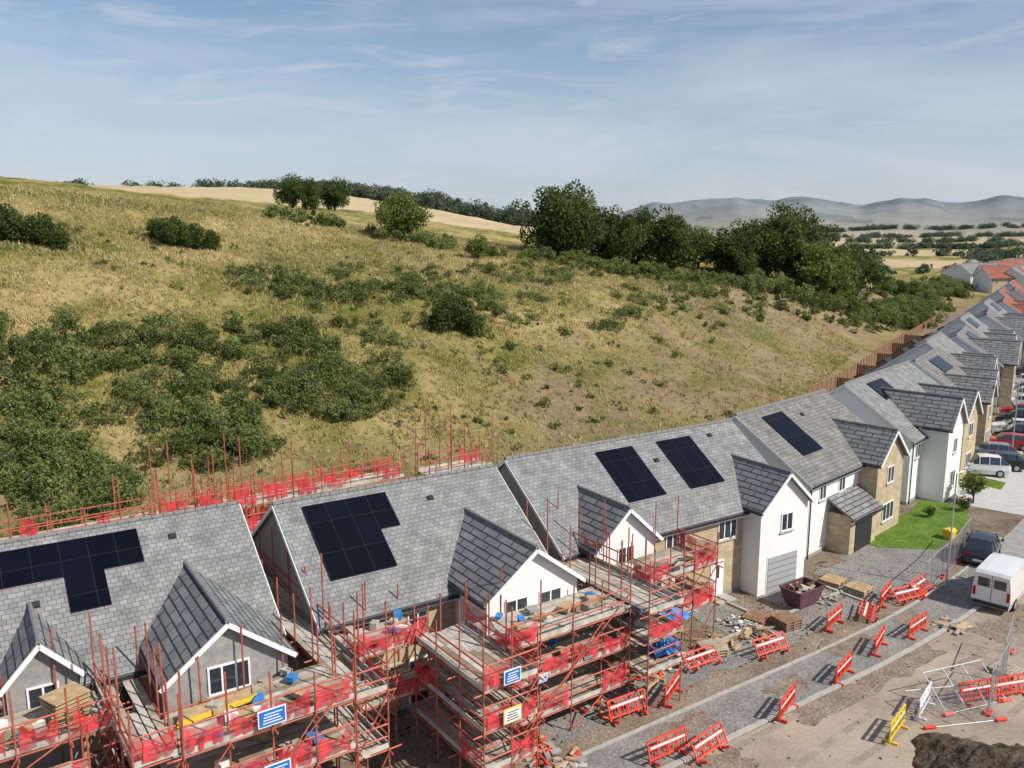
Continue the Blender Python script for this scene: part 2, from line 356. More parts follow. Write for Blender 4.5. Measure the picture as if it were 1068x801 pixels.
# ------------------------------------------------------------------ trees
def tree_mesh(seed,H,Wd,mt,nleaf=6500,leaf=.26,low=.12,tag='tree',dense=1):
    r=np.random.default_rng(seed); mb=MB()
    ncl=int(50*dense); cs=[]
    for i_ in range(ncl):
        dv=r.normal(size=3); dv/=np.linalg.norm(dv); rad=r.uniform(.35,.98)
        lump=1+.28*math.sin(dv[0]*3+seed)+.2*math.sin(dv[1]*4+seed*2)
        zc=H*(low+(1-low)*.5)
        cs.append((dv[0]*rad*Wd/2*lump*.9,dv[1]*rad*Wd/2*lump*.9,zc+dv[2]*rad*H*(1-low)*.45))
    cs=np.array(cs); th=H*.035
    mb.cyl((0,0,-.6),(0.02*H,0,H*.28),th,'bark',8,th*.7); mb.cyl((0.02*H,0,H*.28),(0,.02*H,H*.75),th*.7,'bark',7,th*.2)
    for c in cs[::2]:
        z0=min(H*.6,max(H*.15,c[2]*.5)); mid=(c[0]*.5,c[1]*.5,(z0+c[2])/2+.03*H)
        mb.cyl((0.01*H,0,z0),mid,th*.35,'bark',5,th*.22,False); mb.cyl(mid,tuple(c),th*.22,'bark',5,th*.06,False)
    cr=r.uniform(.09,.18,ncl)*math.sqrt(H*Wd); ct=r.uniform(0,.6,ncl)
    idx=r.integers(0,ncl,nleaf); dd=r.normal(size=(nleaf,3)); dd/=np.linalg.norm(dd,axis=1)[:,None]
    p=cs[idx]+dd*(cr[idx]*r.uniform(.4,1.12,nleaf)**.6)[:,None]; p[:,2]=np.maximum(p[:,2],.3)
    lm=quadcloud(tag+'_crown',p,r.uniform(.6,1.3,nleaf)*leaf,ct[idx]+r.uniform(0,.4,nleaf),mt,link=False)
    return mb,lm
def put_tree(name,x_,y_,mbm,lm,sc=1,rot=0,sink=0):
    if not hasattr(mbm,'cached'):
        o=mbm.obj(name); mbm.cached=o.data
    else:
        o=bpy.data.objects.new(name,mbm.cached); S.collection.objects.link(o)
    o.location=(x_,y_,hz(x_,y_)-sink); o.rotation_euler=(0,0,rot); o.scale=(sc,)*3
    c=bpy.data.objects.new('crown',lm); S.collection.objects.link(c); c.parent=o
    return o
TA=tree_mesh(1,13,17.5,'leaf',19000,.27,.0,dense=1.7); TB=tree_mesh(2,11,11,'leaf',10000,.26,.0,dense=1.3); TC=tree_mesh(3,13,12,'leaf',10500,.26,.05,dense=1.2)
TD=tree_mesh(4,10,12,'leafl',9500,.26,.0,dense=1.3); TE=tree_mesh(5,5,4.5,'leafl',2600,.17,.1); TF=tree_mesh(6,5,5,'leaf',3400,.17,.0)
for nm,x_,y_,T,sc in [('oak_tree',9.5,160,TA,1.06),('oak_tree',15.5,168,TB,.95),('oak_tree',20,165,TB,.95),('oak_tree',24.5,170,TB,.95),('oak_tree',29.5,166,TB,1.1),('oak_tree',33.5,174,TB,.85),
    ('ash_tree',43,170,TB,1.0),('ash_tree',47,176,TB,.95),('ash_tree',38.5,180,TB,.75),('ash_tree',53,174,TC,1.2),('ash_tree',59,181,TC,1.2),('ash_tree',60,171,TD,1.15),('ash_tree',64.5,178,TD,.95),('ash_tree',68,180,TC,.85),('ash_tree',71,184,TB,1.1),('ash_tree',76,194,TB,.95),('ash_tree',50,180,TB,.95),
    ('ash_tree',93,215,TE,1.3),('hawthorn_tree',99,222,TF,1.0),('ash_tree',105,226,TE,1.2),('ash_tree',-19,150,TD,.8),('ash_tree',-66,265,TC,.8),('ash_tree',-60,262,TB,.85),('ash_tree',-54,268,TB,.9),
    ('hawthorn_tree',-5.5,138,TE,.85),('hawthorn_tree',-6.5,99,TF,.95),('hawthorn_tree',-8.4,97.5,TF,.75),('hawthorn_tree',-4.4,98.5,TF,.6),('hawthorn_tree',-54.5,96,TF,.8),('hawthorn_tree',-52,97,TF,.85),('hawthorn_tree',-57,98,TF,.8),('hawthorn_tree',-49.8,96,TF,.55),('hawthorn_tree',-60,99,TF,.8),
    ('hawthorn_tree',-42.5,109,TF,.85),('hawthorn_tree',-40.3,110,TF,.75),('hawthorn_tree',-44.8,111,TF,.65),('hawthorn_tree',-38.2,110.5,TF,.6),('ash_tree',112,195,TE,.8)]:
    put_tree(nm,x_,y_,*T,sc=sc,rot=random.uniform(0,6.28),sink=.3)
H=[]
def hedge(p,q,n,r0,r1,h0,h1,jit=2):
    for i_ in range(n):
        t=random.random(); x_=p[0]+(q[0]-p[0])*t+random.gauss(0,jit); y_=p[1]+(q[1]-p[1])*t+random.gauss(0,jit)
        H.append((x_,y_,hz(x_,y_),random.uniform(r0,r1),random.uniform(h0,h1)))
hedge((2,150),(40,160),60,1,2,1.2,2.4,2); hedge((40,158),(78,178),100,1,2.4,1.4,3.4,3); hedge((78,178),(105,222),90,1.2,2.4,1.4,3.2,3); hedge((105,222),(150,290),60,1.2,2.8,1.4,3.4,3)
hedge((-40,150),(-4,146),34,1,2.2,1.2,2.4,3); hedge((-4,146),(3,150),6,1,1.5,1,2,1)
hedge((30,140),(62,160),34,.7,1.5,.7,1.6,4)
bushcloud('hedgerow',H,.22,110,'gorse')
H=[]
hedge((-190,680),(20,660),60,6,11,8,13,8); hedge((-140,640),(-80,655),8,6,9,9,13,4); hedge((-330,640),(-190,700),14,5,8,6,10,12); hedge((20,640),(110,600),30,5,9,6,11,8)
hedge((170,420),(330,520),26,2,4,3,5,4); hedge((230,640),(520,700),44,3,5,3,6,5); hedge((330,900),(700,980),60,4,7,4,7,6); hedge((300,560),(360,640),10,4,6,5,8,5)
hedge((150,480),(160,800),20,3,5,3,6,4); hedge((420,1250),(1100,1300),60,6,10,5,9,14); hedge((500,1700),(1500,1900),70,8,14,6,10,20)
hedge((620,2300),(1500,2300),60,9,16,8,12,25)
bushcloud('distant_tree_row',H,.9,12,'hazegreen')
def tufts(name,N):
    u_=rng.uniform(-12,135,N*2); d_=rng.uniform(-3,95,N*2)**1.0
    base=np.interp(u_,[-20,4,32,50,82,140],[66,62,57.6,55,64,90]); v_=base+d_
    x_=SU*u_-CU*v_; y_=CU*u_+SU*v_
    vis=(np.abs(x_/y_)<.66); keep=vis&(nz(x_,y_,11,31)+rng.normal(0,.35,N*2)>-.35)&(sdist(x_,y_)>-1)&(rng.uniform(0,1,N*2)>baref(x_,y_)*.75)
    x_,y_=x_[keep][:N],y_[keep][:N]; n=len(x_); z_=hgt(x_,y_)
    nb=4; X_=np.repeat(x_,nb)+rng.normal(0,.13,n*nb); Y_=np.repeat(y_,nb)+rng.normal(0,.13,n*nb); Z_=np.repeat(z_,nb)-.03
    h=rng.uniform(.22,.55,n*nb)*np.repeat(rng.uniform(.6,1.2,n),nb); a=rng.uniform(0,6.28,n*nb); w=rng.uniform(.04,.1,n*nb)
    l=rng.normal(0,.16,(n*nb,2))
    P0=np.stack([X_-w*np.cos(a),Y_-w*np.sin(a),Z_],1);P1=np.stack([X_+w*np.cos(a),Y_+w*np.sin(a),Z_],1);P2=np.stack([X_+l[:,0],Y_+l[:,1],Z_+h],1)
    V=np.stack([P0,P1,P2],1).reshape(-1,3); K=n*nb
    me=bpy.data.meshes.new(name); me.vertices.add(3*K); me.vertices.foreach_set('co',V.ravel()); me.loops.add(3*K); me.loops.foreach_set('vertex_index',np.arange(3*K,dtype=np.int32))
    me.polygons.add(K); me.polygons.foreach_set('loop_start',np.arange(0,3*K,3,dtype=np.int32)); me.update(calc_edges=True)
    t=np.repeat(np.clip(.55+nz(x_,y_,25,33)*.5+rng.normal(0,.18,n),0,1),nb*3)
    at=me.attributes.new('tint','FLOAT','POINT'); at.data.foreach_set('value',t.astype(np.float32)); me.materials.append(M['drygrass'])
    o=bpy.data.objects.new(name,me); S.collection.objects.link(o)
tufts('grass_tufts',60000)
# ------------------------------------------------------------------ houses
def window(mb,x,z,w,h,y,mull=1):
    f=.07
    mb.box(x-w/2+f,x+w/2-f,y-.02,y+.05,z+f,z+h-f,'glass')
    mb.box(x-w/2,x+w/2,y-.06,y+.04,z+h-f,z+h,'upvc'); mb.box(x-w/2,x+w/2,y-.06,y+.04,z,z+f,'upvc')
    mb.box(x-w/2,x-w/2+f,y-.058,y+.04,z+f,z+h-f,'upvc'); mb.box(x+w/2-f,x+w/2,y-.058,y+.04,z+f,z+h-f,'upvc')
    for i in range(mull):
        xm=x-w/2+w*(i+1)/(mull+1); mb.box(xm-.035,xm+.035,y-.055,y+.04,z+f,z+h-f,'upvc')
    mb.box(x-w/2-.08,x+w/2+.08,y-.12,y+.04,z-.09,z-.005,'concrete')
def pent(mb,x0,x1,y0,y1,z0,ez,rz,axis,k,kg):
    if axis=='x':
        ym=(y0+y1)/2
        mb.face([(x0,y0,z0),(x1,y0,z0),(x1,y0,ez),(x0,y0,ez)],k); mb.face([(x1,y1,z0),(x0,y1,z0),(x0,y1,ez),(x1,y1,ez)],kg)
        mb.face([(x0,y1,z0),(x0,y0,z0),(x0,y0,ez),(x0,ym,rz),(x0,y1,ez)],kg); mb.face([(x1,y0,z0),(x1,y1,z0),(x1,y1,ez),(x1,ym,rz),(x1,y0,ez)],kg)
    else:
        xm=(x0+x1)/2
        mb.face([(x0,y0,z0),(x1,y0,z0),(x1,y0,ez),(xm,y0,rz),(x0,y0,ez)],k)
        mb.face([(x0,y1,z0),(x0,y0,z0),(x0,y0,ez),(x0,y1,ez)],k); mb.face([(x1,y0,z0),(x1,y1,z0),(x1,y1,ez),(x1,y0,ez)],k)
def house(name,x0,y0,head,L,hd=5.2,ez=5.0,rz=8.3,front='stone',gable='white',roof='slate',bays=(),wins=(),doors=(),solars=(),garages=(),broof='tiledk',canopy=None,vents=()):
    E=empty(name,(x0,y0,0),math.radians(90-head))
    wl=MB(); pent(wl,0,L,-hd,hd,-.3,ez,rz,'x',front,gable)
    wl.box(-.03,L+.03,-hd-.03,hd+.03,-.3,.22,'grey')
    rf=MB(); sl=math.hypot(hd,rz-ez); ca=hd/sl; sa=(rz-ez)/sl; ov=.45; vo=.18; top=.2
    def rp(x,s,off=0): return (x,-s*ca-off*sa,rz+top-s*sa+off*ca)
    def rpb(x,s): return (x,s*ca,rz+top-s*sa)
    S1=sl+ov
    rf.slab([rp(-vo,S1),rp(L+vo,S1),rp(L+vo,0),rp(-vo,0)],.14,roof,'leadgrey')
    rf.slab([rpb(L+vo,S1),rpb(-vo,S1),rpb(-vo,0),rpb(L+vo,0)],.14,roof,'leadgrey')
    q=0
    while q<L+vo*2-.05:
        l_=min(.44,L+vo*2-q); rf.cyl((-vo+q,0,rz+top),(-vo+q+l_-.02,0,rz+top+random.uniform(0,.012)),.105,'leadgrey',8); q+=.45
    tr=MB()
    for xx in (-vo-.02,L+vo+.02):
        a=Vector(rp(xx,S1));b_=Vector(rp(xx,0));c=Vector(rpb(xx,S1)); dz=Vector((0,0,-.13))
        tr.beam(a+dz,b_+dz,.05,.16,'upvc'); tr.beam(c+dz,b_+dz,.05,.16,'upvc')
    ey=rp(0,S1)[1]; ezz=rp(0,S1)[2]
    tr.box(-vo,L+vo,ey-.10,ey+.0,ezz-.2,ezz-.08,'dark'); tr.box(-vo,L+vo,ey+.01,ey+.05,ezz-.32,ezz-.1,'upvc')
    for xx in (.35,L-.35): tr.cyl((xx,-hd-.08,0),(xx,-hd-.08,ezz-.2),.045,'dark')
    wn=MB(); 
    for (x,z,w,h) in wins: window(wn,x,z,w,h,-hd,1 if w<1.5 else 2)
    for bay in bays:
        xc,hw,yf,bez,brz,bm=bay[:6]
        y1=-hd+.3
        pent(wl,xc-hw,xc+hw,yf,y1,-.3,bez,brz,'y',bm,bm)
        ym=-(rz-brz)*hd/(rz-ez)+.5; bl=math.hypot(hw,brz-bez); bc=hw/bl; bs=(brz-bez)/bl; bo=.3; T=.18
        def bp_(sgn,s,y): return (xc+sgn*s*bc,y,brz+T-s*bs)
        B1=bl+bo; yy=yf-.3
        zb=brz+T-B1*bs; yb=max(y1,-(rz+top-zb)*hd/(rz-ez)+.35)
        rf.slab([bp_(-1,B1,yb),bp_(-1,B1,yy),bp_(-1,0,yy),bp_(-1,0,ym)],.12,broof,'leadgrey')
        rf.slab([bp_(1,B1,yy),bp_(1,B1,yb),bp_(1,0,ym),bp_(1,0,yy)],.12,broof,'leadgrey')
        rf.cyl((xc,yy,brz+T),(xc,ym,brz+T),.09,'leadgrey',8)
        for sg in (-1,1):
            a=Vector(bp_(sg,B1,yy-.02)); b_=Vector(bp_(sg,0,yy-.02)); dz=Vector((0,0,-.12)); tr.beam(a+dz,b_+dz,.05,.17,'upvc')
            q=bp_(sg,B1,0); tr.box(min(q[0],q[0]+sg*.1),max(q[0],q[0]+sg*.1),yy,-hd,q[2]-.18,q[2]-.07,'dark')
        for (x,z,w,h,kind) in (bay[6] if len(bay)>6 else ()):
            if kind=='w': window(wn,xc+x,z,w,h,yf,1 if w<1.5 else 2)
            else:
                wn.box(xc+x-w/2-.08,xc+x+w/2+.08,yf-.03,yf+.03,0.02,h+.08,'upvc'); wn.box(xc+x-w/2,xc+x+w/2,yf-.06,yf+.02,.05,h,kind)
                for q in range(1,6): wn.box(xc+x-w/2,xc+x+w/2,yf-.068,yf-.055,h*q/6,h*q/6+.02,'dark')
    dr=MB()
    for (x,kind) in doors:
        dr.box(x-.52,x+.52,-hd-.05,-hd+.02,.1,2.25,'upvc'); dr.box(x-.42,x+.42,-hd-.075,-hd+.02,.15,2.15,kind); dr.box(x-.12,x+.12,-hd-.09,-hd+.02,1.2,1.95,'glass')
        dr.box(x-.7,x+.7,-hd-.9,-hd-.03,0,.12,'concrete')
    if canopy:
        cx0,cx1,dep,kk=canopy; wl.box(cx0,cx1,-hd-dep,-hd+.05,-.2,2.6,kk)
        rf.slab([(cx0-.2,-hd-dep-.35,2.5),(cx1+.2,-hd-dep-.35,2.5),(cx1+.2,-hd+.02,3.6),(cx0-.2,-hd+.02,3.6)],.12,broof,'leadgrey')
        tr.box(cx0-.2,cx1+.2,-hd-dep-.45,-hd-dep-.36,2.3,2.42,'dark')
        dr.box((cx0+cx1)/2-1.2,(cx0+cx1)/2+1.2,-hd-dep-.05,-hd-dep+.02,.03,2.15,'dark')
    for (xa,xb,s0,s1) in solars:
        rf.slab([rp(xa,s1,.09),rp(xb,s1,.09),rp(xb,s0,.09),rp(xa,s0,.09)],.05,'solar','dark')
    for (xv,sv) in vents:
        c=Vector(rp(xv,sv,.05)); rf.rbox(c,.28,.25,.1,0,'dark',math.atan2(rz-ez,hd))
    wl.obj('walls',E); rf.obj('roof',E); tr.obj('trim_and_gutters',E); 
    if wn.v: wn.obj('windows',E)
    if dr.v: dr.obj('doors',E)
    return E
hA=57.0
x,y=W(-9,38.2); house('terraced_house',x,y,hA,20.4,5.4,5,8.6,'stone','grey','slate',
   bays=[(17.7,2.15,-8.3,5.5,7.15,'grey',((0,4.55,1.5,1.1,'w'),(0,.3,2.2,2,'w'))),(12,1.1,-5.9,5.7,6.9,'grey',((0,4.3,1.0,1.1,'w'),))],
   wins=[(14.4,3.2,1.0,1.2),(9.5,3.2,1.2,1.2),(6,3.2,1.2,1.2)],doors=[(14.5,'dark')],solars=[(9.0,16.2,.5,2.2),(13.3,14.7,2.2,3.9)],vents=[(17.5,1.2),(12.2,3.2)])
x,y=W(13.0,36.5); house('semi_detached_house',x,y,hA,11.4,5.1,5,8.5,'stone','grey','slate',
   bays=[(8.7,2.4,-7.8,5.4,7.2,'white',((-.9,3.9,1.2,1.3,'w'),(.9,3.9,1.2,1.3,'w'),(0,.03,2.6,2.2,'garage')))],
   wins=[(2,3.2,1.1,1.2),(4.4,3.2,1.0,1.2),(2,.9,1.6,1.3)],doors=[(4.4,'dark')],solars=[(1.0,5.1,.5,2.5),(1.0,4.1,2.5,4.6)],vents=[(7.2,1.3)])
x,y=W(25.9,36.7); house('semi_detached_house',x,y,hA,16.9,5.1,5,8.5,'stone','grey','slate',
   bays=[(3.1,2.0,-6.2,5.2,7.0,'white',((-.0,3.9,1.1,1.2,'w'),(0,.03,2.5,2.2,'garage'))),(14.9,2.0,-6.4,5.2,7.0,'white',((.2,3.6,1.0,1.1,'w'),(0,.03,2.5,2.2,'garage')))],
   wins=[(7.6,3.4,1.5,1.2),(11.6,3.4,1.5,1.2),(6.2,1.0,1.0,1.2)],doors=[(10.9,'upvc'),(7.9,'upvc')],solars=[(5.5,8.2,.7,4.4),(10.1,12.8,.7,4.4)],vents=[(9.2,2),(14.4,.9)])
house('detached_house',14.9,55.9,46,12.3,5.3,5.1,8.5,'white','white','slate2',
   bays=[(9.3,2.1,-6.6,5.2,7.1,'stone',((0,3.5,1.1,1.2,'w'),(0,.8,1.8,1.3,'w')))],
   wins=[(2,3.6,.9,1.1),(4.7,3.6,.9,1.1)],solars=[(2.0,4.6,.8,4.6)],canopy=(2.9,6.8,1.6,'stone'),vents=[(6.5,1.5)])
house('detached_house',26.2,66.8,42,15.0,5.3,5.1,8.6,'white','white','slate',
   bays=[(4.4,1.9,-7.2,5.8,7.8,'white',((0,3.6,.9,1.2,'w'),(0,.8,1.2,1.4,'w'))),(11.5,2.0,-6.5,5.3,7.3,'stone',((0,3.5,1.2,1.2,'w'),(0,.8,1.6,1.3,'w')))],
   wins=[(7.9,3.4,1,1.1),(1.6,3.4,1,1.1)],doors=[(7.9,'dark')],solars=[(3,6.3,.7,2.7)],broof='tiledk')
hx,hy=38.5,79.9
hs=[(36,11.5,'stone','stone','slate2',.7,8.3,2.0,2.2),(35,9.5,'white','stone','slate',1.7,8.6,2.2,3.0),(32.5,12,'stone','white','slate2',.1,8.0,2.6,2.4),(34,9.5,'white','stone','slate',1.3,8.7,1.8,3.2),
    (30,12,'stone','white','slate2',-.8,8.2,2.8,2.6),(34,9.5,'white','white','slate',.9,8.8,2.0,3.6),(32,12.5,'white','stone','redtile',-.9,8.2,2.7,3.0),(35,10,'stone','white','redtile',.9,8.9,2.2,3.0),(33,12,'white','white','redtile',-1,8.5,2.5,3),(35,10,'white','stone','redtile',1,8.9,2.2,3)]
for i_,(hd_,L_,bm_,fm_,ro_,lat,rz_,ghw,gap) in enumerate(hs):
    r_=math.radians(90-hd_); ox,oy=-math.sin(r_)*lat,math.cos(r_)*lat
    house('detached_house',hx+ox,hy+oy,hd_,L_,4.9,5.0,rz_,fm_,'white',ro_,bays=[(ghw+.6,ghw,-6.3,5.2,5.2+ghw*.85,bm_,((0,3.4,1.1,1.2,'w'),(0,.03,2.3,2.2,'garage'))),(L_-2.1,1.6,-5.6,5.2,6.7,fm_,((0,3.4,1.1,1.2,'w'),(0,.8,1.4,1.3,'w')))],
       wins=[(L_/2+.6,3.4,1,1.1)],doors=[(L_/2+.6,'dark')],solars=[[(3.4,7.6,.7,2.6)],[],[(5,8.6,.7,4)],[(2,5.6,.6,2.4)],[]][i_%5],broof='tiledk' if ro_!='redtile' else 'redtile')
    hx+=math.sin(math.radians(33.2))*(L_+gap); hy+=math.cos(math.radians(33.2))*(L_+gap)
for q in range(18):
    a=math.radians(random.uniform(27,34)); rr_=random.uniform(290,430); house('village_house',rr_*math.sin(a),rr_*math.cos(a),random.uniform(20,110),random.uniform(9,13),4.5,4.8,7.8,'white' if q%3 else 'stone','white',['redtile','slate','redtile'][q%3],wins=[(2,3.2,1,1.1),(6,3.2,1,1.1)],doors=[(4,'dark')])
# ------------------------------------------------------------------ roads & surfaces
RP=np.array([W(-60,37.5),W(0,37.0),W(26,36.6),W(43,36.2),(24.6,65),(37.2,79.3),(49,96.4),(68,126),(100,175),(140,238),(200,330)],float)
def smoothpl(P,n=4):
    for _ in range(n):
        Q=[P[0]]
        for a,b_ in zip(P[:-1],P[1:]): Q+= [a*.75+b_*.25,a*.25+b_*.75]
        Q.append(P[-1]); P=np.array(Q)
    return P
RPs=smoothpl(RP,3)
T_=np.gradient(RPs,axis=0); T_/=np.linalg.norm(T_,axis=1)[:,None]; Nn=np.stack([-T_[:,1],T_[:,0]],1)
RU=RPs[:,0]*SU+RPs[:,1]*CU
def strip(name,o1,o2,z,k,umin=-60,umax=400,thick=0):
    mb=MB(); sel=[i for i in range(len(RPs)) if umin<=RU[i]<=umax]
    for i,j in zip(sel[:-1],sel[1:]):
        q=[RPs[i]+Nn[i]*o1,RPs[i]+Nn[i]*o2,RPs[j]+Nn[j]*o2,RPs[j]+Nn[j]*o1]
        if thick: mb.hexa([(p[0],p[1],z-thick) for p in q],[(p[0],p[1],z) for p in q],k)
        else: mb.face([(p[0],p[1],z) for p in q],k)
    return mb.obj(name)
strip('site_ground',-6,-15,.004,'mud',umax=52)
strip('road',-15.4,-22.5,.008,'dirtroad',umax=56)
strip('road',-15.4,-22.5,.010,'asphalt',umin=52)
strip('kerb',-15.15,-15.35,.12,'concrete',thick=.14); strip('kerb',-22.6,-22.8,.12,'concrete',thick=.14)
strip('kerb',-12.6,-12.75,.09,'concrete',thick=.11,umax=58)
strip('pavement',-12.8,-15.1,.05,'gravel',umax=56,thick=.05); strip('pavement',-12.8,-15.1,.06,'pave',umin=52,thick=.06)
strip('driveway',-5.6,-12.7,.012,'pavepale',umin=66)
strip('verge_ground',-22.9,-40,.004,'mud')
def poly(name,pts,z,k):
    mb=MB(); mb.face([(p[0],p[1],z) for p in pts],k); return mb.obj(name)
poly('lawn',[(23.0,57.0),(24.3,54.4),(28,54.0),(32.8,59.2),(34.5,62.8),(31.8,64.5),(29.6,61.5),(27,59.6)],.03,'lawn')
def jag(u0,u1,v0,v1,n=10,a=.35):
    P=[]
    for i in range(n): P.append((u0+(u1-u0)*i/n,v0+random.uniform(-a,a)))
    for i in range(4): P.append((u1+random.uniform(-a,a),v0+(v1-v0)*i/4))
    for i in range(n): P.append((u1-(u1-u0)*i/n,v1+random.uniform(-a,a)))
    for i in range(4): P.append((u0+random.uniform(-a,a),v1-(v1-v0)*i/4))
    return [W(*p) for p in P]
poly('gravel_strip',jag(20,47,25.2,27.0,24),.016,'gravel'); poly('gravel_drive',jag(38.5,42.5,26.9,30.5,6,.15),.022,'gravel'); poly('gravel_drive',jag(44,49.5,24.9,30.0,6,.2),.026,'gravel')
poly('gravel_drive',jag(33.5,36,27.2,31,5,.15),.024,'gravel')
poly('driveway',[(21.0,52.3),(24.8,48.5),(29.8,53.6),(27.6,54),(24.2,54.3),(22.8,56.0)],.028,'gravel')
M['mudspill']=groundmat('mud_spill',[(.17,.13,.10),(.25,.20,.155),(.33,.275,.22)],.9,.5)
for (a,b_,c,d_,z) in [(24,27,22.3,23.6,.058),(30.5,33,21.9,23.0,.058),(36,39.5,22.6,24.0,.058),(42,44,21.9,23.5,.058)]: poly('mud_patch',jag(a,b_,c,d_,7,.3),z,'mudspill')
for (a,b_,c,d_) in [(18,26,19.4,21.0),(30,41,19.9,21.1),(44,50,18.8,20.6),(22,34,14.8,16.0)]: poly('mud_patch',jag(a,b_,c,d_,12,.35),.017,'mudspill')
def track(v0,w,a):
    mb=MB(); uu=np.linspace(14,52,40)
    for i in range(39):
        o0=a*math.sin(uu[i]*.22+v0); o1=a*math.sin(uu[i+1]*.22+v0)
        q=[W(uu[i],v0+o0),W(uu[i+1],v0+o1),W(uu[i+1],v0+w+o1),W(uu[i],v0+w+o0)]; mb.face([(p[0],p[1],.013) for p in q],'trackd')
    mb.obj('tyre_track_marks')
M['trackd']=groundmat('dusty_road_worn',[(.22,.175,.14),(.32,.265,.21),(.42,.36,.29)],.9,.15,(.85,1.1))
for v0 in (15.6,17.5,18.6,20.3): track(v0,.32,.35)
for (u0,u1,v0,v1) in [(20,44,27.25,27.4),(36.4,36.55,27.4,31),(42.8,42.95,24.9,30)]:
    mb=MB(); mb.box(u0,u1,v0,v1,0,.12,'concrete'); mb.obj('kerb',rot=math.radians(35.5))
# ------------------------------------------------------------------ scaffolding
def scaffold(segs,mb=None):
    mb=mb or MB()
    for sgm in segs:
        (u0,u1,v0,v1,lifts,top,outer)=sgm[:7]; netp=sgm[7] if len(sgm)>7 else None
        nu=max(1,round((u1-u0)/1.6)); nv=max(1,round((v1-v0)/1.8)); us=[u0+(u1-u0)*i/nu for i in range(nu+1)]; vs=[v0+(v1-v0)*i/nv for i in range(nv+1)]
        R=.034
        def J(a): return random.uniform(-a,a)
        for i,uu in enumerate(us):
            for j,vv in enumerate(vs):
                if 0<i<nu and 0<j<nv: continue
                mb.cyl((uu,vv,0),(uu+J(.06),vv+J(.06),top+random.choice([0,.2,.5,.9,1.4])),R,'pole')
        for z in lifts:
            for vv in vs: mb.cyl((u0-.25-random.random()*.3,vv+.05,z-.08),(u1+.25+random.random()*.4,vv+.05,z-.08),R,'pole')
            for uu in us: mb.cyl((uu+.05,v0-.2-random.random()*.3,z-.14),(uu+.05,v1+.2,z-.14),R,'pole')
            if (u1-u0)>=(v1-v0):
                nbd=int((v1-v0)/.24)
                for q in range(nbd):
                    c=u0
                    while c<u1:
                        l=min(random.uniform(2.4,3.9),u1-c+.1); 
                        if random.random()>.05: mb.rbox((c+l/2+J(.1),v0+.12+q*(v1-v0)/nbd,z+random.uniform(0,.03)),l,.225,.04,J(.012),random.choice(['board','board','board2','board2','board3']))
                        c+=l
            else:
                nbd=int((u1-u0)/.24)
                for q in range(nbd):
                    c=v0
                    while c<v1:
                        l=min(random.uniform(2.4,3.9),v1-c+.1)
                        if random.random()>.05: mb.rbox((u0+.12+q*(u1-u0)/nbd,c+l/2+J(.1),z+random.uniform(0,.03)),.225,l,.04,J(.012),random.choice(['board','board','board2','board2','board3']))
                        c+=l
            sides=[]
            if 'f' in outer: sides.append(((u0,v0),(u1,v0),nu))
            if 'l' in outer: sides.append(((u0,v0),(u0,v1),nv))
            if 'r' in outer: sides.append(((u1,v0),(u1,v1),nv))
            if 'b' in outer: sides.append(((u0,v1),(u1,v1),nu))
            for (a,b_,nn) in sides:
                for hh in (.5,1.0):
                    mb.cyl((a[0],a[1],z+hh),(b_[0],b_[1],z+hh+J(.03)),R,'pole')
                mb.beam((a[0],a[1],z+.13),(b_[0],b_[1],z+.13),.04,.2,'board2')
                for q in range(nn):
                    if random.random()<(netp if netp is not None else (.7 if z>3.5 else .45)):
                        t0=q/nn+.02; t1=(q+1)/nn-.02
                        p0=(a[0]+(b_[0]-a[0])*t0,a[1]+(b_[1]-a[1])*t0); p1=(a[0]+(b_[0]-a[0])*t1,a[1]+(b_[1]-a[1])*t1)
                        K=8; sag=random.uniform(.05,.42); zt=[z+.98-sag*math.sin(math.pi*w/K)**1.5+J(.03) for w in range(K+1)]; ofs=[.05+J(.07) for _ in range(K+1)]; zb=[z+.05+random.uniform(0,.12) for _ in range(K+1)]
                        for w in range(K):
                            f0=w/K;f1=(w+1)/K
                            A_=(p0[0]+(p1[0]-p0[0])*f0,p0[1]+(p1[1]-p0[1])*f0);B_=(p0[0]+(p1[0]-p0[0])*f1,p0[1]+(p1[1]-p0[1])*f1)
                            mb.face([(A_[0]-ofs[w],A_[1]-ofs[w],zb[w]),(B_[0]-ofs[w+1],B_[1]-ofs[w+1],zb[w+1]),(B_[0]-.04,B_[1]-.04,zt[w+1]),(A_[0]-.04,A_[1]-.04,zt[w])],'net')
        zs=[0]+list(lifts)
        for a,b_ in zip(zs[:-1],zs[1:]):
            for i in range(nu):
                if (i+int(a))%2==0: mb.cyl((us[i],v0-.05,a+.1),(us[i+1],v0-.05,b_-.1),R*.9,'pole')
        if u1-u0>3: mb.cyl((u0,v0-.07,.3),(u1,v0-.07,lifts[-1]+.9),R*.9,'pole')
    return mb
def addclutter(mb,u0,u1,v0,v1,z,n):
    for _ in range(n):
        uu=random.uniform(u0,u1);vv=random.uniform(v0,v1);k=random.choice(['timber','rubble','board2','slate','timber','tarp','upvc','grey'])
        s_=random.uniform(.25,.8); mb.rbox((uu,vv,z+.15),s_,random.uniform(.15,.5),random.uniform(.1,.3),random.uniform(0,3),k)
rotU=math.radians(35.5)
mb=scaffold([(-6,4.6,28.9,31.6,[2.3,4.7],6.0,'f',.85),(4.4,5.8,26.0,31.8,[2.3,4.7],6.2,'fl',.7),(5.8,11.6,25.8,28.8,[.9,2.8,4.7],6.2,'f',.8),(11.65,12.9,25.8,42.5,[2.3,4.6],6.6,'frb',.4),(-2,3.4,27.2,28.9,[2.0,3.9],5.2,'f',.6)])
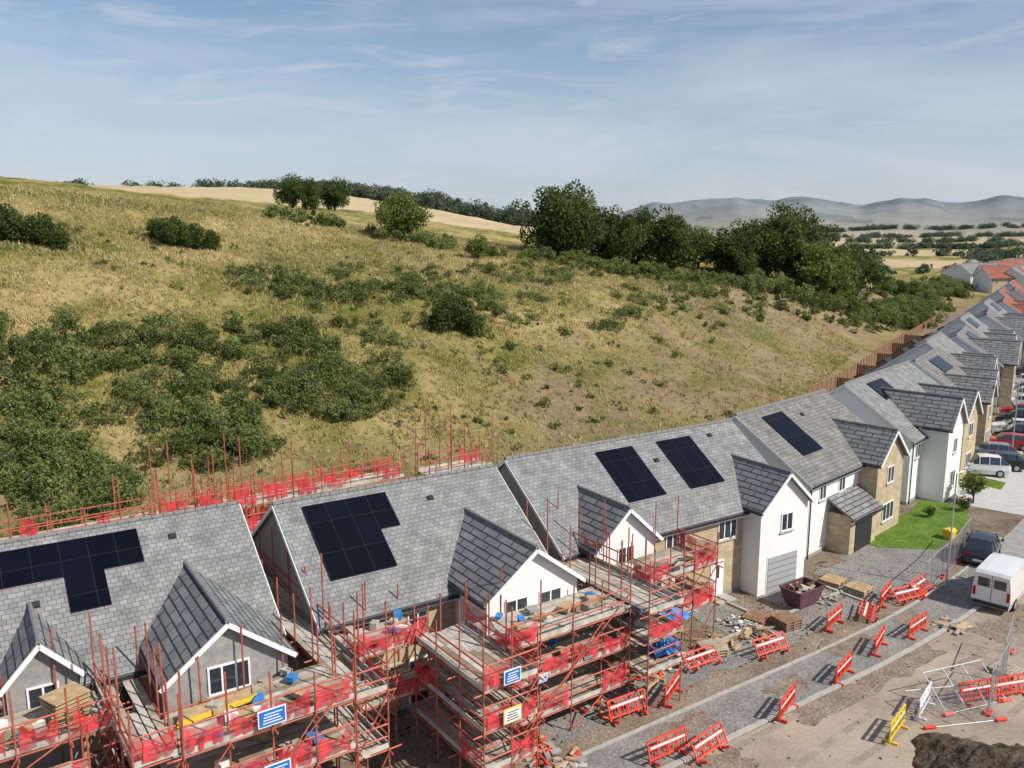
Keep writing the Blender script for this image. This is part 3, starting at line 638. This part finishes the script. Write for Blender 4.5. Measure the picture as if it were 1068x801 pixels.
addclutter(mb,-5,4,29.2,31.4,4.8,22); addclutter(mb,6,11,26.0,28.6,4.8,14); addclutter(mb,6,11,26.0,28.6,2.9,10)
for q in range(7): mb.rbox((3.2,30.0+q*.02,4.9+q*.13),1.2,1.0,.05,.06*q,'timber')
for q in range(6): mb.rbox((7.5+q*.05,27.4+q*.12,4.9+q*.02),3.0,.1,.06,.08,'yelpl' if q<2 else 'timber')
mb.obj('scaffolding',rot=rotU)
mb=scaffold([(13.1,16.2,28.6,31.2,[2.3,4.5],5.9,'f'),(15.6,18.0,23.6,28.6,[1.4,3.0,4.6],6.1,'flr'),(18.0,24.6,25.6,28.4,[1.2,2.9,4.6],6.3,'f',.75),(24.75,26.8,24.6,42.4,[1.9,3.4,4.7],6.6,'frb',.5),(27.0,31.9,27.2,29.9,[2.5,4.5],5.9,'fr')])
addclutter(mb,18,24,25.8,28,4.7,16); addclutter(mb,13.5,16,29,31,4.6,6); addclutter(mb,25,26.6,25,30,3.5,10); addclutter(mb,18,24,25.8,28,3,8); addclutter(mb,27,31,27.4,29.6,4.6,10)
mb.obj('scaffolding',rot=rotU)
mb=scaffold([(-14,9.5,44.2,45.4,[2.6,4.6,6.3],7.4,'fb',.5),(9.6,23.2,43.4,44.6,[3,5,6.5],7.8,'fb',.9),(24.6,29.0,42.8,44.2,[3,5,6.4],8.0,'fb',.35)])
for uu in [9.6,10.4,11.6,12.3,13.3,14.1,15.0,16.4,24.6,25.4,26.2,27.2,28.2]:
    for vv in (43.4,44.6): 
        if random.random()<.8: mb.cyl((uu,vv,0),(uu+random.uniform(-.1,.1),vv,random.uniform(8.0,10.6)),.034,'pole')
mb.obj('scaffolding',rot=rotU)
def tarp(u0,v0,z,l,w):
    mb=MB(); n=8
    P=[[(u0+l*i/n,v0+w*j/n,z+.25*math.sin(i*1.3+j)*math.cos(j*1.7+i*.4)+.3*math.sin(math.pi*i/n)*math.sin(math.pi*j/n)) for i in range(n+1)] for j in range(n+1)]
    for j in range(n):
        for i in range(n): mb.face([P[j][i],P[j][i+1],P[j+1][i+1],P[j+1][i]],'tarp')
    mb.obj('tarpaulin',rot=rotU)
tarp(28.0,28.0,2.85,1.8,1.4); tarp(25.1,26.6,3.75,1.6,1.8); tarp(28.4,27.8,.45,2,1.6); tarp(26.0,25.0,2.2,1.2,1.4); tarp(27.4,26.0,3.0,1.6,1.0)
def sign(u,v,z,w,h,k='signblue'):
    mb=MB(); mb.box(u-w/2,u+w/2,v-.03,v,z,z+h,'upvc' if k=='signblue' else 'yelpl'); mb.box(u-w/2+.04,u+w/2-.04,v-.038,v-.031,z+.04,z+h-.04,k)
    for q in range(4): mb.box(u-w*.34+q*.02,u+w*.36-(q*7%3)*.06,v-.046,v-.039,z+h*.2+q*h*.17,z+h*.2+q*h*.17+.035,'upvc' if k=='signblue' else 'dark')
    mb.obj('safety_sign',rot=rotU)
sign(8.6,25.6,4.9,.95,.6); sign(16.7,23.4,4.75,.75,.55); sign(8.7,25.6,2.9,.9,.6); sign(16.7,23.4,3.2,.8,.6,'upvc'); sign(19.6,25.4,2.9,.5,.35)
mb=MB(); P=[W(-30,66),W(-10,63.5),W(4,61.2),W(11,60.2),W(19,59.4),W(27,57.3),W(32,56),W(38,54.6)]
for a,b_ in zip(P[:-1],P[1:]):
    L=math.dist(a,b_); n=int(L/1.2)
    for i in range(n):
        f0=i/n;f1=(i+1)/n; A_=(a[0]+(b_[0]-a[0])*f0,a[1]+(b_[1]-a[1])*f0);B_=(a[0]+(b_[0]-a[0])*f1,a[1]+(b_[1]-a[1])*f1)
        z0=hz(*A_);z1=hz(*B_); t0=1.05-.15*((i*7)%3)/2; t1=1.05-.15*(((i+1)*7)%3)/2
        mb.face([(A_[0],A_[1],z0),(B_[0],B_[1],z1),(B_[0],B_[1],z1+t1),(A_[0],A_[1],z0+t0)],'net'); 
        if i%2==0: mb.cyl((A_[0],A_[1],z0-.2),(A_[0],A_[1],z0+1.3),.03,'pole')
mb.obj('safety_mesh_fence')
def fence(P,h=1.8,nm='timber_fence'):
    mb=MB()
    for a,b_ in zip(P[:-1],P[1:]):
        L=math.dist(a,b_); ang=math.atan2(b_[1]-a[1],b_[0]-a[0]); n=int(L/.3)
        for i in range(n):
            t=(i+.5)/n; x_=a[0]+(b_[0]-a[0])*t;y_=a[1]+(b_[1]-a[1])*t
            mb.rbox((x_,y_,h/2+random.uniform(-.02,.02)),.27,.03,h,ang,'fence')
            if i%7==0: mb.rbox((x_,y_,h/2+.05),.1,.12,h+.1,ang,'fence')
    mb.obj(nm)
fence([(19,79),(25.6,88.6),(35,100.5),(47,118),(70,154),(97,195)],1.7)
for (ax,ay,hd_,l) in [(26,67,41,14),(38.3,80,36,15),(46.2,91.5,34,14),(54,103,33,14),(61,114,32,14),(68.5,125,32,14),(76,137,32,14),(83,148,32,14)]:
    r_=math.radians(90-hd_); nx,ny=-math.sin(r_),math.cos(r_); fence([(ax+nx*5.2,ay+ny*5.2),(ax+nx*l,ay+ny*l)],1.6)
def shed(x_,y_,a):
    mb=MB(); pent(mb,-1.4,1.4,-1,1,0,1.9,2.5,'x','fence','fence')
    mb.slab([(-1.55,-1.2,1.85),(1.55,-1.2,1.85),(1.55,0,2.57),(-1.55,0,2.57)],.05,'dark'); mb.slab([(1.55,1.2,1.85),(-1.55,1.2,1.85),(-1.55,0,2.57),(1.55,0,2.57)],.05,'dark')
    mb.box(-.4,.4,-1.04,-1.0,.05,1.75,'timber'); mb.obj('garden_shed',loc=(x_,y_,0),rot=a)
for x_,y_ in [(22.5,80),(37,97),(45.5,109.5),(53,121),(60,131),(66,141),(73,150),(81,161),(88,171)]: shed(x_,y_,math.radians(55+random.uniform(-6,6)))
# ------------------------------------------------------------------ barriers
def barrier_mb(k='redpl'):
    mb=MB(); L=1.0
    for xx in (-L,-L/2,0,L/2,L): mb.box(xx-.03,xx+.03,-.025,.025,.12,.98,k)
    for xx in np.linspace(-.85,.85,12): mb.box(xx-.015,xx+.015,-.015,.015,.3,.6,k)
    mb.box(-L,L,-.03,.03,.92,1.0,k); mb.box(-L,L,-.028,.028,.60,.76,k); mb.box(-L,L,-.03,.03,.22,.3,k); mb.box(-.9,.9,-.036,-.031,.64,.72,'upvc'); mb.box(-.9,.9,.031,.036,.64,.72,'upvc')
    for xx in (-.75,.75): mb.box(xx-.05,xx+.05,-.28,.28,0,.1,k)
    return mb
bmesh_=None
def barrier(x_,y_,a,k='redpl',tilt=0,z=0.0):
    global bmesh_
    if k=='redpl' and bmesh_: o=bpy.data.objects.new('pedestrian_barrier',bmesh_); S.collection.objects.link(o)
    else:
        o=barrier_mb(k).obj('pedestrian_barrier')
        if k=='redpl': bmesh_=o.data
    o.location=(x_,y_,z); o.rotation_euler=(tilt,0,a)
bz=.05
for (x_,y_,a,tl) in [(7.2,35.7,60,0),(9.4,38.3,35,-.9),(13.0,39.5,30,-.6),(17.1,42.8,48,0),(21.1,45.8,50,0),(22.7,45.7,25,-.9),(12.0,34.5,55,0),(15.6,37.5,50,0),(18.4,40.2,55,0),(21.1,41.9,42,0),(8.1,31.3,40,-.5),(6.3,31.1,35,-.3),(23.9,46.8,40,-.7),(5.1,34.0,30,-.4),(19.9,43.9,60,-1.2)]:
    barrier(x_,y_,math.radians(a+random.uniform(-4,4)),tilt=tl,z=bz if tl>-.2 else .12)
barrier(16.1,32.9,math.radians(50),'yelpl'); barrier(18.1,34.7,math.radians(52),'upvc')
for a,b_ in ((21.0,35.4),(22.6,35.8)): barrier(a,b_,math.radians(15),tilt=-.3)
def heras(x_,y_,a,tilt=0):
    mb=MB(); 
    for p,q in (((-1.7,0,.1),(1.7,0,.1)),((-1.7,0,2),(1.7,0,2)),((-1.7,0,.0),(-1.7,0,2)),((1.7,0,0),(1.7,0,2)),((-.57,0,.1),(-.57,0,2)),((.57,0,.1),(.57,0,2))): mb.cyl(p,q,.022,'steel')
    for i in range(34): xx=-1.65+i*.1; mb.cyl((xx,0,.1),(xx,0,2),.004,'steel',3,cap=False)
    for i in range(9): mb.cyl((-1.7,0,.2+i*.22),(1.7,0,.2+i*.22),.004,'steel',3,cap=False)
    mb.box(-1.95,-1.45,-.12,.12,0,.14,'redpl'); mb.box(1.45,1.95,-.12,.12,0,.14,'redpl')
    o=mb.obj('temporary_fence_panel',loc=(x_,y_,0.01),rot=a); o.rotation_euler=(tilt,0,a)
for q in [(19.4,33.6,10,-1.2),(21.9,35.8,50,0),(20.6,34.9,20,-.9),(23.9,38.6,55,0),(27.2,50.6,48,0),(29.4,53.3,52,0),(25.0,48.2,48,0)]: heras(q[0],q[1],math.radians(q[2]),q[3])
mb=MB(); b0=[(-.8,-.5,.15),(.8,-.5,.15),(.8,.5,.15),(-.8,.5,.15)]; t0=[(-1.1,-.7,1.1),(1.1,-.7,1.1),(1.1,.7,1.1),(-1.1,.7,1.1)]
for i in range(4):
    j=(i+1)%4; mb.face([b0[i],b0[j],t0[j],t0[i]],'skip'); mb.beam(t0[i],t0[j],.08,.08,'skip')
mb.face(b0,'skip'); mb.box(-.7,.7,-.45,.45,0,.148,'skip')
for _ in range(14): mb.rbox((random.uniform(-.7,.7),random.uniform(-.4,.4),1.0+random.uniform(0,.15)),random.uniform(.3,.7),.2,.1,random.uniform(0,3),random.choice(['timber','board2','rubble','soil','fence']))
mb.obj('waste_skip',loc=(16.3,45.6,.02),rot=math.radians(35))
def pile(nm,x_,y_,n,R_,ks,lmin,lmax,h=.5):
    mb=MB()
    for i in range(n):
        a=random.uniform(0,6.28);q=R_*math.sqrt(random.random()); zz=(1-q/R_)*h*random.random()+.06
        mb.rbox((q*math.cos(a),q*math.sin(a),zz),random.uniform(lmin,lmax),random.uniform(.08,.22),random.uniform(.05,.12),random.uniform(0,3.1),random.choice(ks),random.uniform(-.3,.3))
    mb.obj(nm,loc=(x_,y_,.02))
def pallets(x_,y_,n,rot,k1='fence',k2='board3',z=.02):
    mb=MB()
    for q in range(n):
        for w in range(7): mb.box(-.6,.6,-.6+w*.18,-.47+w*.18,.14*q+.08,.14*q+.11,k1 if q%2 else k2)
        for w in (-.58,-.05,.48): mb.box(w,w+.1,-.6,.62,.14*q,.14*q+.08,k1)
    mb.obj('pallet_stack',loc=(x_,y_,z),rot=rot)
pallets(14.6,42.9,4,.5); pallets(13.2,43.6,2,.9,'fence','redpl'); pallets(20.2,47.2,3,.7,'board','timber'); pallets(10.0,40.0,3,.3,'timber','board'); pallets(23.6,38.0,2,.6,'board','timber'); pallets(19.2,48.6,2,.8,'timber','fence')
pile('timber_pile',12.9,42.0,24,1.0,['timber','fence','board'],.6,1.4,.35)
pile('timber_pile',10.6,40.8,20,.9,['timber','board','fence'],.4,1.2,.3)
pile('rubble_pile',12.0,43.0,60,1.0,['rubble','board2','grey','upvc'],.08,.3,.3)
pile('rubble_pile',17.9,46.2,30,.8,['rubble','grey'],.08,.3,.2)
pile('timber_pile',23.4,42.8,18,.7,['board','timber','steel'],.5,1.2,.25)
pile('rubble_pile',8.0,39.0,60,1.1,['rubble','grey','board2','upvc'],.08,.35,.35)
pile('timber_pile',6.2,37.8,24,1.0,['timber','board','redpl'],.5,1.5,.35)
for (a,b_) in [(-3.2,29.5),(0.5,32.0),(3.8,35.2),(1.8,31.0),(-6.5,27.5)]: pile('rubble_pile',a,b_,40,1.1,['rubble','timber','board2','redpl','grey'],.1,.7,.3)
mb=MB()
for _ in range(1700):
    uu=random.uniform(14,50);vv=random.uniform(24.9,31) if random.random()<.8 else random.uniform(13,31); s_=random.uniform(.02,.08)
    mb.rbox((uu,vv,.03),s_*1.5,s_,s_*.7,random.uniform(0,3),random.choice(['rubble','grey','soil','soil','timber']))
mb.obj('loose_stones',rot=rotU)
mb=MB(); n=44; Pm=[[None]*(n+1) for _ in range(n+1)]
for j in range(n+1):
    for i in range(n+1):
        a=-5+10*i/n;c=-5+10*j/n; ang_=math.atan2(c,a); rr_=math.hypot(a,c)/(4.1+.5*math.sin(ang_*3+1)+.3*math.sin(ang_*7)); hh=1.3*max(0,1-rr_**1.5)+ (nz(np.array([a]),np.array([c]),2.2,44)[0]*.2+nz(np.array([a]),np.array([c]),.8,45)[0]*.09)*(1 if rr_<1 else 0)-.03
        Pm[j][i]=(a,c,hh)
for j in range(n):
    for i in range(n): mb.face([Pm[j][i],Pm[j][i+1],Pm[j+1][i+1],Pm[j+1][i]],'soil')
mb.obj('soil_mound',loc=(19.4,28.8,0))
# ------------------------------------------------------------------ street lamp etc
def lamp(x_,y_,a,h=7):
    mb=MB(); mb.cyl((0,0,0),(0,0,1.2),.09,'steel',10); mb.cyl((0,0,1.2),(0,0,h),.06,'steel',8,.04); mb.cyl((0,0,h-.02),(.7,0,h+.12),.03,'steel',6)
    mb.rbox((.95,0,h+.13),.6,.22,.09,0,'steel'); mb.box(.75,1.15,-.08,.08,h+.06,h+.083,'lampw'); mb.obj('street_lamp',loc=(x_,y_,0),rot=a)
lamp(25.6,47.9,math.radians(20)); lamp(46,77,math.radians(150)); lamp(68,110,math.radians(150))
mb=MB(); mb.hexa([(-.3,-.22,0),(.3,-.22,0),(.3,.22,0),(-.3,.22,0)],[(-.4,-.3,.5),(.4,-.3,.5),(.4,.3,.5),(-.4,.3,.5)],'yelpl'); mb.hexa([(-.42,-.32,.52),(.42,-.32,.52),(.42,.32,.52),(-.42,.32,.52)],[(-.36,-.15,.7),(.36,-.15,.7),(.36,.28,.64),(-.36,.28,.64)],'yelpl')
mb.obj('grit_bin',loc=(29.8,56.0,.05),rot=.6)
T2=tree_mesh(9,2.6,2,'leafl',1200,.1,.3); put_tree('garden_tree',35.4,63.6,*T2)
T3=tree_mesh(10,2.2,2,'leaf',1200,.1,.05); put_tree('garden_shrub',33.8,61.8,*T3,sc=.6); put_tree('garden_shrub',30.6,60.4,*T3,sc=.45); put_tree('garden_shrub',37,66,*T3,sc=.5)
# ------------------------------------------------------------------ vehicles
def loft(mb,st,k,glass):
    rings=[]
    for (x_,zb,zm,zl,zr,w,wr) in st:
        rings.append([(x_,-w*.92,zb),(x_,-w,zm),(x_,-w*.97,zl),(x_,-wr,zr),(x_,-wr*.5,zr+.03),(x_,wr*.5,zr+.03),(x_,wr,zr),(x_,w*.97,zl),(x_,w,zm),(x_,w*.92,zb)])
    for i in range(len(st)-1):
        a,b_=rings[i],rings[i+1]
        for j in range(10):
            j2=(j+1)%10; kk=k
            if j in (2,6) and glass[i] in ('s','sw'): kk='glass'
            if j in (3,4,5) and glass[i] in ('w','sw'): kk='glass'
            mb.face([a[j],b_[j],b_[j2],a[j2]],kk)
    mb.face(rings[0][::-1],k); mb.face(rings[-1],k)
def wheels(mb,xs,w,r):
    for xx in xs:
        for sg in (-1,1):
            mb.cyl((xx,sg*(w-.22),r),(xx,sg*(w+.01),r),r,'tyre',16); mb.cyl((xx,sg*(w+.0),r),(xx,sg*(w+.02),r),r*.62,'steel',12)
def car(x_,y_,a,k,suv=False,nm='parked_car'):
    mb=MB(); h=1.7 if suv else 1.46; w=.92 if suv else .88; bl=1.05 if suv else .95
    st=[(2.2,.3,.5,.62,.64,w*.75,w*.6),(2.08,.25,.55,.72,.76,w*.92,w*.8),(1.3,.22,.6,bl-.05,bl-.02,w,w*.85),(.95,.22,.6,bl,bl+.02,w,w*.82),(.25,.22,.6,bl+.02,h-.04,w,w*.7),(-.5,.22,.6,bl+.02,h,w,w*.7),(-1.45,.22,.6,bl+.03,h-.05,w,w*.68),(-2.0,.24,.6,bl+.02,bl+.1,w*.96,w*.78),(-2.15,.28,.6,bl-.1,bl-.05,w*.92,w*.75),(-2.2,.3,.5,.7,.72,w*.85,w*.7)]
    loft(mb,st,k,['','','','sw','s','s','sw','',''])
    wheels(mb,(1.35,-1.35),w,.33)
    for sg in (-1,1):
        mb.box(2.05,2.17,sg*.62-.15,sg*.62+.15,.62,.74,'lampw'); mb.box(-2.2,-2.12,sg*.66-.12,sg*.66+.12,.72,.92,'redlamp'); mb.box(.8,.95,sg*(w+.1)-.08,sg*(w+.1)+.08,bl,bl+.14,k)
        for xp in (.28,-.48,-1.3): mb.beam((xp,sg*w*.975,bl),(xp-.02,sg*w*.72,h-.03),.05,.05,k)
    mb.box(-2.24,-2.19,-.26,.26,.45,.57,'upvc'); mb.box(2.18,2.22,-.26,.26,.4,.5,'upvc'); mb.box(2.1,2.205,-.45,.45,.48,.6,'dark')
    mb.obj(nm,loc=(x_,y_,.02),rot=a)
def van(x_,y_,a,k):
    mb=MB(); w=1.0
    st=[(2.75,.4,.6,.8,.85,w*.8,w*.7),(2.6,.3,.7,1.05,1.1,w*.95,w*.85),(1.9,.28,.7,1.3,1.33,w,w*.86),(1.15,.28,.7,1.32,2.05,w,w*.82),(.9,.28,.7,1.35,2.2,w,w*.86),(.2,.28,.7,1.35,2.28,w,w*.88),(-2.55,.28,.7,1.35,2.26,w,w*.88),(-2.7,.3,.7,1.35,2.1,w*.98,w*.85)]
    loft(mb,st,k,['','','sw','s','s','','']); wheels(mb,(1.85,-1.6),w,.35)
    for sg in (-1,1):
        mb.box(-2.74,-2.69,sg*.85-.07,sg*.85+.07,.8,1.3,'redlamp'); mb.box(-2.72,-2.7,sg*.4-.3,sg*.4+.3,1.4,1.9,'glass'); mb.box(2.55,2.7,sg*.7-.16,sg*.7+.16,.85,1.0,'lampw'); mb.box(1.55,1.75,sg*(w+.13)-.1,sg*(w+.13)+.1,1.3,1.6,'dark')
    mb.box(-2.78,-2.68,-.9,.9,.35,.55,'dark'); mb.box(-2.715,-2.7,-.01,.01,.6,2.1,'dark'); mb.box(2.6,2.78,-.8,.8,.4,.6,'dark'); mb.obj('van',loc=(x_,y_,.02),rot=a)
pw=paint('car_paint_white',(.72,.72,.72)); pd=paint('car_paint_dark',(.02,.025,.035)); pr=paint('car_paint_red',(.38,.015,.02)); pg=paint('car_paint_grey',(.22,.23,.25)); pk=paint('car_paint_black',(.012,.012,.014))
van(28.2,46.6,math.radians(47),pw)
car(30.2,52.6,math.radians(55),pd,True); car(40.2,71.6,math.radians(165),pw,True); car(42.7,73.4,math.radians(160),pk); car(43.9,76.8,math.radians(160),pg); car(47.4,80.4,math.radians(160),pr); car(50.2,83.5,math.radians(155),pk,True); car(51.8,86.6,math.radians(155),pw); car(54.4,90.5,math.radians(150),pk,True); car(57.0,94.3,math.radians(150),pr)
car(60.2,99.5,math.radians(150),pw); car(62.6,103.5,math.radians(150),pw,True); car(65.2,108,math.radians(150),pg); car(68.6,114,math.radians(150),pw); car(73,121,math.radians(150),pd); car(77,127,math.radians(150),pw)
car(50.5,78.5,math.radians(57),pk); car(58,92,math.radians(57),pw); car(65,104,math.radians(57),pd)
poly('lawn',[(44.8,77.2),(46.2,79.0),(50,76.4),(48.4,74.6)],.03,'lawn'); poly('lawn',[(37.5,69.8),(39.3,71.5),(41,69),(39.5,67)],.03,'lawn')
poly('driveway',[(36.0,68.6),(34.6,63.2),(37.8,60.6),(46,70.5),(41,73.5)],.022,'pavepale')
# ------------------------------------------------------------------ camera, light, sky
cam=bpy.data.cameras.new('camera'); co=bpy.data.objects.new('camera',cam); S.collection.objects.link(co); S.camera=co
cam.sensor_width=36; cam.lens=900/1068*36; cam.clip_end=30000; cam.clip_start=.5
co.location=(0,0,21); co.rotation_euler=(math.radians(90)-math.atan(165/900),0,0)
el=math.radians(43); az=math.radians(118)
sd=Vector((math.sin(az)*math.cos(el),math.cos(az)*math.cos(el),math.sin(el)))
sl=bpy.data.lights.new('sun','SUN'); sl.energy=5.0; sl.angle=math.radians(.5); sl.color=(1,.935,.84)
so=bpy.data.objects.new('sun',sl); S.collection.objects.link(so); so.rotation_euler=sd.to_track_quat('Z','Y').to_euler(); so.location=(60,-40,80)
wd=bpy.data.worlds.new('World'); S.world=wd; wd.use_nodes=True; nt=wd.node_tree; bg=nt.nodes['Background']
sk=nd(nt,'ShaderNodeTexSky'); sk.sky_type='NISHITA'; sk.sun_disc=False; sk.sun_elevation=el; sk.sun_rotation=az; sk.air_density=1.0; sk.dust_density=.5; sk.ozone_density=2.0
tc=nd(nt,'ShaderNodeTexCoord'); sx=nd(nt,'ShaderNodeSeparateXYZ'); nt.links.new(tc.outputs['Generated'],sx.inputs[0])
hr=nd(nt,'ShaderNodeMapRange'); hr.interpolation_type='SMOOTHSTEP'; hr.inputs['From Min'].default_value=-.02; hr.inputs['From Max'].default_value=.26; hr.inputs['To Min'].default_value=.8; hr.inputs['To Max'].default_value=0; nt.links.new(sx.outputs['Z'],hr.inputs['Value'])
hm=nd(nt,'ShaderNodeMix',data_type='RGBA'); nt.links.new(hr.outputs['Result'],hm.inputs['Factor']); nt.links.new(sk.outputs['Color'],hm.inputs['A']); hm.inputs['B'].default_value=(4.5,5.2,6.3,1)
def cloud(scl,loc,ns,lo,hi,mxv,rot,dist):
    mp=nd(nt,'ShaderNodeMapping'); mp.inputs['Scale'].default_value=scl; mp.inputs['Rotation'].default_value=rot; mp.inputs['Location'].default_value=loc
    nt.links.new(tc.outputs['Generated'],mp.inputs['Vector'])
    no=nd(nt,'ShaderNodeTexNoise'); no.inputs['Scale'].default_value=ns; no.inputs['Detail'].default_value=10; no.inputs['Roughness'].default_value=.6; no.inputs['Distortion'].default_value=dist
    nt.links.new(mp.outputs['Vector'],no.inputs['Vector'])
    r_=nd(nt,'ShaderNodeMapRange'); r_.inputs['From Min'].default_value=lo; r_.inputs['From Max'].default_value=hi; r_.inputs['To Min'].default_value=0; r_.inputs['To Max'].default_value=mxv
    nt.links.new(no.outputs['Fac'],r_.inputs['Value']); return r_.outputs['Result']
c1=cloud((1.3,1.3,7.5),(.4,.2,.1),1.9,.40,.70,.62,(0,.16,.3),.5); c2=cloud((2.2,1.0,12),(1.1,.7,.3),3.2,.50,.74,.65,(0,-.1,.6),.8)
cm=nd(nt,'ShaderNodeMath',operation='MAXIMUM'); nt.links.new(c1,cm.inputs[0]); nt.links.new(c2,cm.inputs[1])
mx=nd(nt,'ShaderNodeMix',data_type='RGBA'); nt.links.new(cm.outputs[0],mx.inputs['Factor']); nt.links.new(hm.outputs['Result'],mx.inputs['A']); mx.inputs['B'].default_value=(5.9,6.3,7.0,1)
nt.links.new(mx.outputs['Result'],bg.inputs['Color']); bg.inputs['Strength'].default_value=.108
S.view_settings.view_transform='Standard'; S.view_settings.look='None'; S.view_settings.exposure=0
